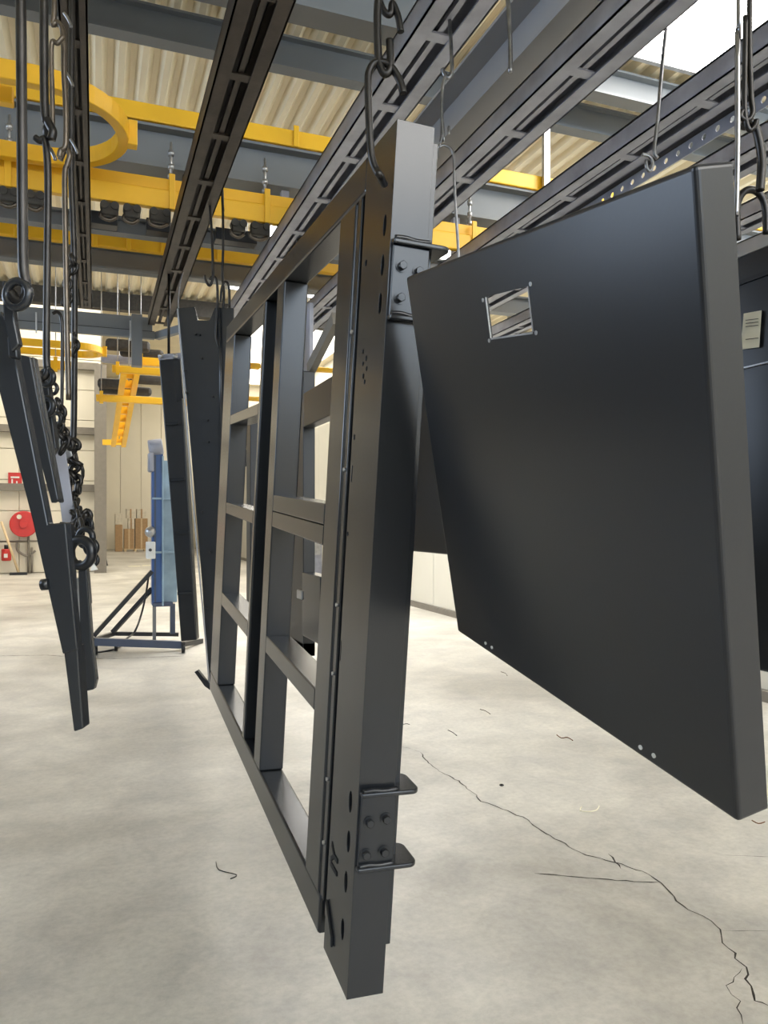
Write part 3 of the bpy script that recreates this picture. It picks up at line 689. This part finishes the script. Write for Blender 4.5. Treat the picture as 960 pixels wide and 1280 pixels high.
# workpiece 3
W3 = thing('hanging_bar', 'anthracite bar with a pale inner strip and the largest ring cluster at left', 'workpiece', at(100, 690, 1.5), 'slanting bars on the left rods')
plate(W3, 'main_bar', [(97, 700), (108, 710), (114, 800), (120, 850), (117, 862), (108, 864), (100, 790)], 1.5, .016)
plate(W3, 'pale_strip', [(85, 725), (98, 722), (103, 745), (97, 790), (98, 812), (92, 770)], 1.56, .010, M['galv'])
plate(W3, 'clamp_block', [(74, 652), (88, 655), (92, 738), (82, 742)], 1.5, .02, M['coat_dark'])
plate(W3, 'side_strip', [(104, 722), (110, 716), (113, 755), (106, 756)], 1.52, .012, M['coat_dark'])
for px, py, rp, dd in ((101, 691, 23, 1.50), (107, 672, 15, 1.58), (109, 656, 10, 1.7), (101, 651, 9, 1.8), (112, 660, 7, 1.9), (114, 684, 12, 1.56), (92, 668, 10, 1.62), (117, 700, 9, 1.60), (88, 704, 8, 1.53)):
    MB().ring(at(px, py, dd) - W3.location, CF * .9 + CR * .3, rp * dd / FPX * .72, rp * dd / FPX * .26, 28, 10).build('lifting_ring', M['coat_dark'], W3)
# pale grey sheet behind the bars
W4 = thing('hanging_sheet', 'pale grey sheet metal part hanging between the bars and the chain', 'workpiece', at(75, 590, 1.8))
plate(W4, 'sheet', [(66, 560), (82, 565), (92, 640), (98, 672), (82, 690), (76, 640)], 1.8, .004, M['rail_grey'], .001)
plate(W4, 'fold', [(64, 545), (84, 540), (90, 570), (70, 580)], 1.82, .004, M['galv'], .001)
# chains
def chain(label, pxs, d, lr, n):
    P = [at(q[0], q[1], q[2] if len(q) > 2 else d) for q in pxs]; P = cr_spline(P, 12)
    L = [0]
    for a, b in zip(P[:-1], P[1:]): L.append(L[-1] + (b - a).length)
    t = thing('chain', label, 'chain', P[0], 'chains at the left rail')
    tot = L[-1]
    for k in range(n):
        s = tot * (k + .5) / n; i = max(j for j in range(len(L)) if L[j] <= s)
        i = min(i, len(P) - 2); q = P[i].lerp(P[i + 1], (s - L[i]) / max(1e-6, L[i + 1] - L[i]))
        tt = (P[i + 1] - P[i]).normalized(); ax = (CF if k % 2 else CR); ax = (ax - tt * ax.dot(tt)).normalized()
        MB().ring(q - P[0], ax, tot / n * .42, lr, 14, 6, sx=1.6, up=tt).build('link', M['steel_dark'], t)
    return t
chain('long dark chain hanging down right of the brown rods', [(90, 560), (95, 590), (91, 615), (95, 640, 1.75), (103, 662, 1.6)], 1.9, .0045, 11)
chain('tangled dark chain at the upper chain knot', [(82, 548), (95, 556), (88, 572), (98, 580), (90, 590), (97, 600), (98, 615)], 1.85, .0055, 9)
chain('short dark chain beside the second lifting ring', [(58, 540), (66, 545), (74, 536), (84, 545), (88, 560)], 1.7, .0050, 6)
chain('short chain beside the large ring', [(98, 640), (104, 650), (96, 662), (90, 655)], 1.75, .0045, 5)
chain('thin chain along the dark rod over the yellow bend', [(90, 320), (92, 335), (84, 345), (86, 370), (80, 380)], 1.95, .0045, 6)
chain('short chain on the dark rod near the yellow bend', [(93, 418), (95, 432), (92, 445)], 2.05, .004, 3)

chain('bunched dark chain just above the largest ring cluster', [(90, 640), (100, 646), (108, 640), (112, 652), (104, 662), (94, 664), (100, 678)], 1.72, .0055, 10)
chain('dark chain down the right side of the slim bar', [(72, 500), (78, 520), (74, 540), (82, 552), (76, 566)], 1.66, .0048, 7)
tag(MB().prism([at(x, y, 1.5) for x, y in ((114, 700), (122, 712), (113, 714))], CF * .004).build('tag_plate', M['white'], None, .0005), 'small white triangular tag under the largest ring cluster', 'tag')
# ------------------------------------------------------------------ pieces behind the frame
D1 = thing('tapered_panel', 'tall tapered anthracite sheet hanging behind the far end of the frame', 'panel', at(250, 390, 5.3))
pl = [(222, 385), (243, 383), (247, 400), (262, 400), (268, 384), (292, 385), (287, 560), (282, 700), (274, 845), (270, 860), (262, 862), (250, 700), (238, 560)]
MB().prism(loc([at(x, y, 5.3) for x, y in pl], D1), CF * .03).build('sheet', M['coat'], D1, .006)
MB().tube(loc([at(x, y, 5.285) for x, y in [(222, 386), (229, 470), (236, 560), (246, 680), (257, 800), (262, 862)]], D1), .006, 8, smooth=4).build('rolled_edge', M['beam_pale'], D1)  # pale tube drawn in as the highlight along the left edge
MB().tube(loc([at(x, y, 5.28) for x, y in [(274, 385), (276, 470), (276, 600)]], D1), .012, 8).build('fold_line', M['coat'], D1)
for x, y in ((244, 417), (249, 418), (252, 447), (231, 463), (233, 491), (266, 495), (259, 525), (260, 552), (275, 604), (252, 640), (262, 690), (258, 760)):
    q = at(x, y, 5.28) - D1.location; MB().cyl(q, q + CF * .02, .008, 8).build('hole', M['hole'], D1)
MB().prism(loc([at(x, y, 5.25) for x, y in [(243, 840), (247, 838), (263, 858), (262, 862), (256, 858)]], D1), CF * .04).build('foot_hook', M['coat_dark'], D1)
D2 = thing('black_channel', 'black slanting channel hanging left of the tapered far panel', 'workpiece', at(210, 450, 6.6))
MB().prism(loc([at(x, y, 6.6) for x, y in [(198, 446), (224, 444), (232, 560), (240, 700), (246, 800), (226, 802), (214, 640)]], D2), CF * .1).build('channel', M['coat_dark'], D2, .01)
MB().prism(loc([at(x, y, 6.58) for x, y in [(197, 443), (226, 441), (226, 448), (198, 450)]], D2), CF * .14).build('head_plate', M['rail_grey'], D2, .004)
MB().prism(loc([at(x, y, 6.57) for x, y in [(216, 450), (225, 450), (229, 498), (221, 502)]], D2), CF * .02).build('side_flange', M['coat'], D2)
q = at(211, 446, 6.65) - D2.location; MB().cyl(q, Vector((q.x, q.y, RZ + .01 - D2.location.z)), .012, 8).build('hanger', M['steel_dark'], D2)
for y, x0, x1 in ((530, 207, 222), (600, 212, 230), (666, 218, 236), (742, 222, 240)):
    MB().bar(at(x0, y, 6.58) - D2.location, at(x1, y - 1, 6.58) - D2.location, .02, .025).build('stiffener', M['coat'], D2)
for x in (201, 219): MB().sphere(at(x, 445, 6.55) - D2.location, .022).build('bolt_head', M['galv'], D2)

# frame on the next rail, seen through the big frame
FX = 1.42
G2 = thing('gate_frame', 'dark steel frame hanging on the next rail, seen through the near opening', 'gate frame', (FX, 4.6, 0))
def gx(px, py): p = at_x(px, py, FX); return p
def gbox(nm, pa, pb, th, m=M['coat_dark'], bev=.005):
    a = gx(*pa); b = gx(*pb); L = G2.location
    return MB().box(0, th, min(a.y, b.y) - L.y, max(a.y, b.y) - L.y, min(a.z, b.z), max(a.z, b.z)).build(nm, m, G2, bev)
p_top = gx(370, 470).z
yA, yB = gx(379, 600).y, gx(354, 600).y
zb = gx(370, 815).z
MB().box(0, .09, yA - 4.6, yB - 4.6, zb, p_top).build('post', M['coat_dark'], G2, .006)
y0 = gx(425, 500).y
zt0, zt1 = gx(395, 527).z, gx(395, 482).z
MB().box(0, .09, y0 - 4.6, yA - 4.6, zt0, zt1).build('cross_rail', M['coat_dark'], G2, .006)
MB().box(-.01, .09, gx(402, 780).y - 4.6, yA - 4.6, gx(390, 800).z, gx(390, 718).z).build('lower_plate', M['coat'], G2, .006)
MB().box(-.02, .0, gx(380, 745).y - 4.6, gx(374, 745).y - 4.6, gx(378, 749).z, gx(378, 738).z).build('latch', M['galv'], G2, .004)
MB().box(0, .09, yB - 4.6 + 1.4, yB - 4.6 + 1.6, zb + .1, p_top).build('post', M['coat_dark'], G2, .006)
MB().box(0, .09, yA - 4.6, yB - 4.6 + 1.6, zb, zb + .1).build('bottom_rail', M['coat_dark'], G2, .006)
# pale upright and diagonal behind
MB().bar(at_x(388, 462, 1.50) - G2.location, at_x(420, 398, 1.50) - G2.location, .05, .09).build('diagonal_bar', M['girt'], G2)
MB().box(.03, .05, yA - 4.6 + .3, yA - 4.6 + .33, p_top - .05, RZ + .01).build('hanger', M['steel_dark'], G2)
MB().box(.10, .13, at_x(388, 600, 1.54).y - 4.65, at_x(380, 600, 1.54).y - 4.6, 1.0, 3.3).build('upright_plate', M['rail_grey'], G2)
# fan like dark fitting seen through far bay
q = at_x(308, 572, 4.2)
t = thing('wall_fan', 'small black bracketed fan seen through the far bay of the frame', 'fan', q)
MB().cyl((0, -.06, .02), (0, .06, .02), .20, 20).build('housing', M['coat_dark'], t, .01)
MB().box(-.28, .12, -.04, .04, -.26, -.17).build('bracket', M['coat_dark'], t, .01)
MB().cyl((-.26, 0, -.9), (-.26, 0, .5), .025, 10).build('stand_pole', M['steel_dark'], t)
# dark sheets behind panel
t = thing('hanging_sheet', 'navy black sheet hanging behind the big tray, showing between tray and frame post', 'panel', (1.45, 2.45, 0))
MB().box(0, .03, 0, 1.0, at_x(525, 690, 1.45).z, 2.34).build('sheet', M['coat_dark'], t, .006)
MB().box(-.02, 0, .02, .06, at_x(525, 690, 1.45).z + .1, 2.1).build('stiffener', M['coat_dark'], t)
MX = 1.42
t = thing('hanging_sheet', 'navy sheet with a cream paper tag at the right edge of the picture', 'panel', (MX, .9, 0))
a = at_x(922, 302, MX); b = at_x(955, 840, MX)
MB().box(0, .04, 0, 1.4, b.z, a.z).build('sheet', M['coat_gloss'], t, .006)
MB().box(-.004, 0.03, 0.0, 1.4, at_x(940, 300, MX).z - .03, at_x(940, 287, MX).z - .02).build('top_lip', M['galv'], t, .002)
MB().box(-.006, .0, 0.0, 1.4, at_x(940, 459, MX).z, at_x(940, 457, MX).z).build('seam', M['galv'], t)
MB().box(-.005, .0, 0.0, 1.4, at_x(940, 346, MX).z - .01, at_x(940, 346, MX).z).build('crease', M['coat_dark'], t)
for yy in (.05, .33): MB().box(.015, .025, yy, yy + .012, a.z - .02, RZ + .01).build('hanger', M['steel_dark'], t)
tg = thing('paper_tag', 'cream paper tag stuck on the navy sheet at the right edge', 'tag', (MX - .008, at_x(938, 410, MX).y, at_x(938, 410, MX).z))
P = [at_x(x, y, MX - .006) - tg.location for x, y in ((930, 392), (952, 388), (949, 434), (926, 437))]
MB().prism(P, (-.001, 0, 0)).build('sheet', M['paper'], tg)
for i, yy in enumerate((400, 404, 408, 424)):
    P = [at_x(x, y, MX - .0085) - tg.location for x, y in ((932, yy), (948, yy - 2), (948, yy - 1.2), (932, yy + .8))]
    MB().prism(P, (-.0004, 0, 0)).build('text_line', M['ink'], tg)

# ------------------------------------------------------------------ blue machine
By = 10.0
def bx(px, y=By): return at_y(px, 700, y).x
B = thing('blue_lift', 'blue column machine on a tubular wheeled base, far left of centre', 'machine', (bx(200), By, 0))
o0 = B.location
k = By / 988 # metres per pixel, near enough at this place
def bl(px, py, y=By): return at_y(px, py, y) - o0
MB().box(bl(190, 700).x, bl(204, 700).x, 0, .22, bl(200, 757).z, bl(200, 566).z).build('mast', M['blue'], B, .01)
MB().box(bl(192.5, 700).x, bl(195, 700).x, -.02, 0, bl(200, 752).z, bl(200, 570).z).build('guide', M['navy'], B)
MB().box(bl(202, 700).x, bl(204.5, 700).x, -.05, .05, bl(200, 757).z, bl(200, 570).z).build('edge_trim', M['paleblue'], B, .005)
MB().box(bl(204.5, 700).x, bl(222, 700).x, .05, .25, bl(200, 754).z, bl(200, 575).z).build('cover', M['paleblue'], B, .01)
MB().box(bl(191, 700).x, bl(216, 700).x, -.04, .25, bl(200, 758).z, bl(200, 753).z).build('base_plate', M['navy'], B, .005)
for py in (623, 690): MB().box(bl(190, 700).x, bl(220, 700).x, -.03, .05, bl(200, py + 1.5).z, bl(200, py - 1).z).build('band', M['paleblue'], B)
MB().cyl(bl(186, 560), bl(203, 558), .10, 20).build('motor', M['rail_grey'], B, .01)
MB().box(bl(185, 560).x, bl(192, 560).x, -.1, .12, bl(186, 590).z, bl(186, 566).z).build('gearbox', M['rail_grey'], B, .02)
sb = MB().box(bl(182, 690).x, bl(193.5, 690).x, -.12, 0, bl(188, 698).z, bl(188, 677).z).build('switch_box', M['white'], B, .01)
MB().cyl(bl(187, 687) + Vector((0, -.13, 0)), bl(187, 687) + Vector((0, -.10, 0)), .02, 10).build('switch_knob', M['ink'], sb)
MB().sphere(bl(188, 665), .07).build('valve', M['galv'], B)
MB().box(bl(191, 700).x, bl(195, 700).x, -.02, .06, bl(193, 803, By).z + .02, bl(193, 757).z).build('leg', M['beam'], B)
MB().box(bl(214, 700).x, bl(220, 700).x, .1, .2, bl(193, 795).z, bl(193, 757).z).build('leg', M['navy'], B)
MB().bar(bl(118, 802, 9.9), bl(228, 806, 9.9), .08, .09).build('base_tube', M['navy'], B)
MB().bar(bl(142, 792, 10.7), bl(223, 793, 10.7), .06, .05).build('base_tube', M['coat_dark'], B)
MB().bar(bl(118, 800, 9.9), bl(142, 792, 10.7), .06, .05).build('base_tube', M['coat_dark'], B)
MB().bar(bl(117, 795, 9.9), bl(190, 714, 9.95), .05, .05).build('brace', M['coat_dark'], B)
MB().bar(bl(141, 790, 10.5), bl(190, 736, 10.1), .05, .05).build('brace', M['coat_dark'], B)
MB().bar(bl(226, 806, 9.9), bl(252, 801, 10.4), .05, .06).build('base_tube', M['coat_dark'], B)
for px, yy in ((145, 10.15), (229, 9.7), (120, 9.95), (245, 10.5)):
    x = at_y(px, 800, yy).x - o0.x
    cs = MB().box(x - .02, x + .02, yy - By - .03, yy - By + .03, .08, .14).build('caster_fork', M['coat_dark'], B)
    MB().cyl((x - .02, yy - By, .055), (x + .02, yy - By, .055), .054, 16).build('wheel', M['coat_dark'], cs)
hp = MB().tube([bl(186, 718, 9.95), bl(182, 745), bl(176, 770, 9.9), bl(168, 790, 9.8), on_floor(157, 802) - o0 + Vector((0, 0, .03)), on_floor(145, 812) - o0 + Vector((0, 0, .012)), on_floor(112, 818) - o0 + Vector((0, 0, .012))], .012, 8, smooth=6).build('cable', M['coat_dark'], B)

# ------------------------------------------------------------------ far end items
def fx(px, y=25.7): return at_y(px, 690, y).x
def fz(py, y=25.7): return at_y(60, py, y).z
W_ = 25.72
t = thing('hose_reel', 'red round hose reel mounted on the far left wall', 'hose reel', (fx(30), W_ - .15, fz(655)))
MB().box(-.04, .04, .19, .335, -.04, .04).build('wall_arm', M['girt'], t)
MB().cyl((0, 0, 0), (0, .2, 0), .40, 28).build('drum', M['red'], t, .03)
dr_ = t.children[-1]; MB().cyl((0, -.05, 0), (0, .0, 0), .12, 20).build('hub', M['red'], t, .01)
MB().cyl((-.12, -.02, .22), (-.12, -.05, .22), .07, 14).build('valve', M['wrap'], t)
t = thing('fire_extinguisher', 'red fire extinguisher standing low on the far left wall', 'extinguisher', (fx(8), W_ - .05, fz(700)))
MB().cyl((0, 0, 0), (0, 0, .36), .14, 18).build('cylinder', M['red'], t, .03)
MB().cyl((0, 0, .36), (0, 0, .48), .06, 12).build('valve', M['coat_dark'], t)
MB().box(-.05, .05, -.16, -.14, .1, .22).build('label_plate', M['white'], t)
MB().box(-.03, .03, .05, .26, .1, .16).build('wall_bracket', M['coat_dark'], t)
t = thing('hose_sign', 'red and white fire hose sign on the far left wall', 'sign', (fx(18), W_ + .2, fz(600)))
MB().box(-.19, .19, -.02, .0, -.22, .22).build('plate', M['red'], t)
MB().box(-.10, -.06, -.03, -.02, -.18, .02).box(.03, .07, -.03, -.02, -.18, -.04).box(-.12, .12, -.03, -.02, .05, .10).build('pictogram', M['white'], t)
t = thing('broom', 'wooden handled broom leaning on the far left wall', 'broom', (fx(25), 25.2, 0))
MB().cyl((0, 0, .08), (fx(2) - fx(25), .42, fz(652)), .035, 10).build('handle', M['wood'], t)
MB().box(-.24, .24, -.06, .06, 0, .08).build('brush_head', M['coat_dark'], t, .01)
t = thing('wall_pipe', 'dark branching pipe on the far left wall beside the reel', 'pipe', (fx(35), W_ + .12, 0))
MB().cyl((0, 0, .02), (0, 0, 1.4), .035, 10).build('riser', M['girt'], t)
MB().cyl((.1, 0, .02), (.1, 0, .8), .035, 10).build('riser', M['girt'], t)
MB().tube([(-.32, 0, .95), (-.30, 0, .72), (-.14, 0, .58), (0, 0, .55), (.2, 0, .7)], .035, 10, smooth=5).build('branch', M['girt'], t)
MB().cyl((-.9, 0, 1.0), (.9, 0, 1.0), .02, 8).build('horizontal_pipe', M['girt'], t)
# cartons at the very back
Cy = 42.0
def cx_(px): return at_y(px, 680, Cy).x
def cz(py): return max(0, at_y(160, py, Cy).z)
t = thing('carton_pallet', 'low wooden pallet under the stacked brown cartons', 'pallet', (cx_(169), Cy, 0))
pw = cx_(185) - cx_(155)
for dx in (-.46, -.05, .38): MB().box(dx * pw, (dx + .1) * pw, 0, 1.0, 0, .1).build('runner', M['wood'], t)
MB().box(-pw / 2, pw / 2, 0, 1.0, .1, .14).build('deck_board', M['wood'], t)
z0 = .14; z1 = cz(661); z2 = cz(648); z3 = cz(636)
lab = iter(['brown carton, lower left on the pallet', 'brown carton, lower right on the pallet, tallest', 'pale wrapped carton in the middle layer, left', 'white topped carton, upper left of the stack', 'white topped carton, upper right of the stack'])
for xa, xb, za, zb, m in ((155, 168, z0, z1, 'carton'), (169, 185, z0, z2, 'carton'), (160, 168, z1, z2, 'wrap'), (158, 169, z2, z3, 'wrap'), (171, 183, z2, z3, 'wrap')):
    bxo = thing('carton', next(lab), 'carton', (cx_((xa + xb) / 2), Cy + .05, za + .005), 'cartons at the far wall')
    hw = (cx_(xb) - cx_(xa)) / 2 - .01
    MB().box(-hw, hw, 0, .9, 0, zb - za - .01).build('box', M[m], bxo, .01)
    MB().box(-.04, .04, -.006, 0, 0, zb - za - .012).build('tape', M['wood'] if m == 'carton' else M['carton'], bxo)
t = thing('carton', 'tall brown carton with a white wrapped top beside the pallet', 'carton', (cx_(148.5), Cy, 0), 'cartons at the far wall')
hw = (cx_(153) - cx_(144)) / 2
MB().box(-hw, hw, 0, .8, 0, cz(656)).build('box', M['carton'], t, .01)
MB().box(-hw * 1.02, hw * 1.02, -.01, .81, cz(656), cz(642)).build('wrapped_top', M['wrap'], t, .03)
t = thing('floor_post', 'pair of tiny dark posts standing far away on the floor', 'post', on_floor(128, 707))
for dx in (-.1, .12): MB().cyl((dx, 0, 0), (dx, 0, .22), .07, 12, r2=.03).build('stub', M['coat_dark'], t)
# background clutter seen through the frame (right wall side)
t = thing('wall_cabinet', 'grey wheeled cabinet seen low through the far bay of the frame', 'cabinet', (4.6, 19, 0))
MB().box(0, .9, 0, .7, .15, 1.25).build('body', M['rail_grey'], t, .02)
MB().box(0.05, .85, -.02, 0, .75, 1.18).build('drawer', M['galv'], t)
for dx in (.1, .8): MB().cyl((dx - .03, .1, .075), (dx + .03, .1, .075), .075, 12).build('wheel', M['coat_dark'], t)
t = thing('pallet_rack', 'tall grey rack with shelves seen through the far bay of the frame', 'rack', (5.0, 14.6, 0))
for yy in (0, 1.8):
    for xx in (0, .5): MB().box(xx, xx + .06, yy, yy + .06, 0, 3.0).build('upright', M['girt'], t)
for z in (.5, 1.3, 2.1, 2.9): MB().box(0, .56, 0, 1.86, z, z + .05).build('shelf', M['galv'], t)

# ------------------------------------------------------------------ litter on the floor
def wire(name, label, pts, r, m, smooth=3, cat='scrap', z=None):
    P = [on_floor(*p) for p in pts]; p0 = P[0]
    P = [p - p0 + Vector((0, 0, r)) for p in P]
    o = MB().tube(P, r, 8, smooth=smooth).build(name, m); o.location = p0
    return tag(o, label, cat, 'wire scraps on the floor')
wire('wire_scrap', 'dark bent wire on the floor left of the frame foot', [(270, 1078), (274, 1088), (296, 1094), (288, 1099)], .0022, M['steel_dark'])
wire('wire_scrap', 'rust red wire on the floor below the tray panel', [(696, 919), (702, 923), (709, 922), (716, 926)], .0032, M['rust'])
wire('wire_scrap', 'pale bracket shaped wire on the floor, below the tray panel', [(727, 1009), (725, 1014), (737, 1015), (746, 1013), (749, 1008)], .003, M['paper'], 2)
wire('wire_scrap', 'short dark wire on the floor near the rear of the crack', [(560, 913), (566, 916), (571, 920)], .0030, M['steel_dark'])
wire('wire_scrap', 'short brown wire on the floor left of the rust red one', [(600, 887), (607, 889), (613, 893)], .0028, M['steel_brown'])
wire('wire_scrap', 'tiny wire on the floor under the rear corner of the tray', [(626, 840), (632, 842), (634, 845)], .003, M['steel_brown'])
wire('wire_scrap', 'tiny rusty wire at the right edge below the tray corner', [(940, 1026), (948, 1030), (956, 1028)], .0028, M['rust'])
wire('wire_scrap', 'tiny dark wire close to the frame post foot on the floor', [(503, 906), (508, 905), (512, 906)], .0026, M['steel_dark'])
q = on_floor(627, 982)
o = MB().ring((0, 0, .004), (0, 0, 1), .011, .0038, 16, 8).build('washer', M['steel_dark']); o.location = q; tag(o, 'small dark washer lying on the floor above the crack', 'washer')
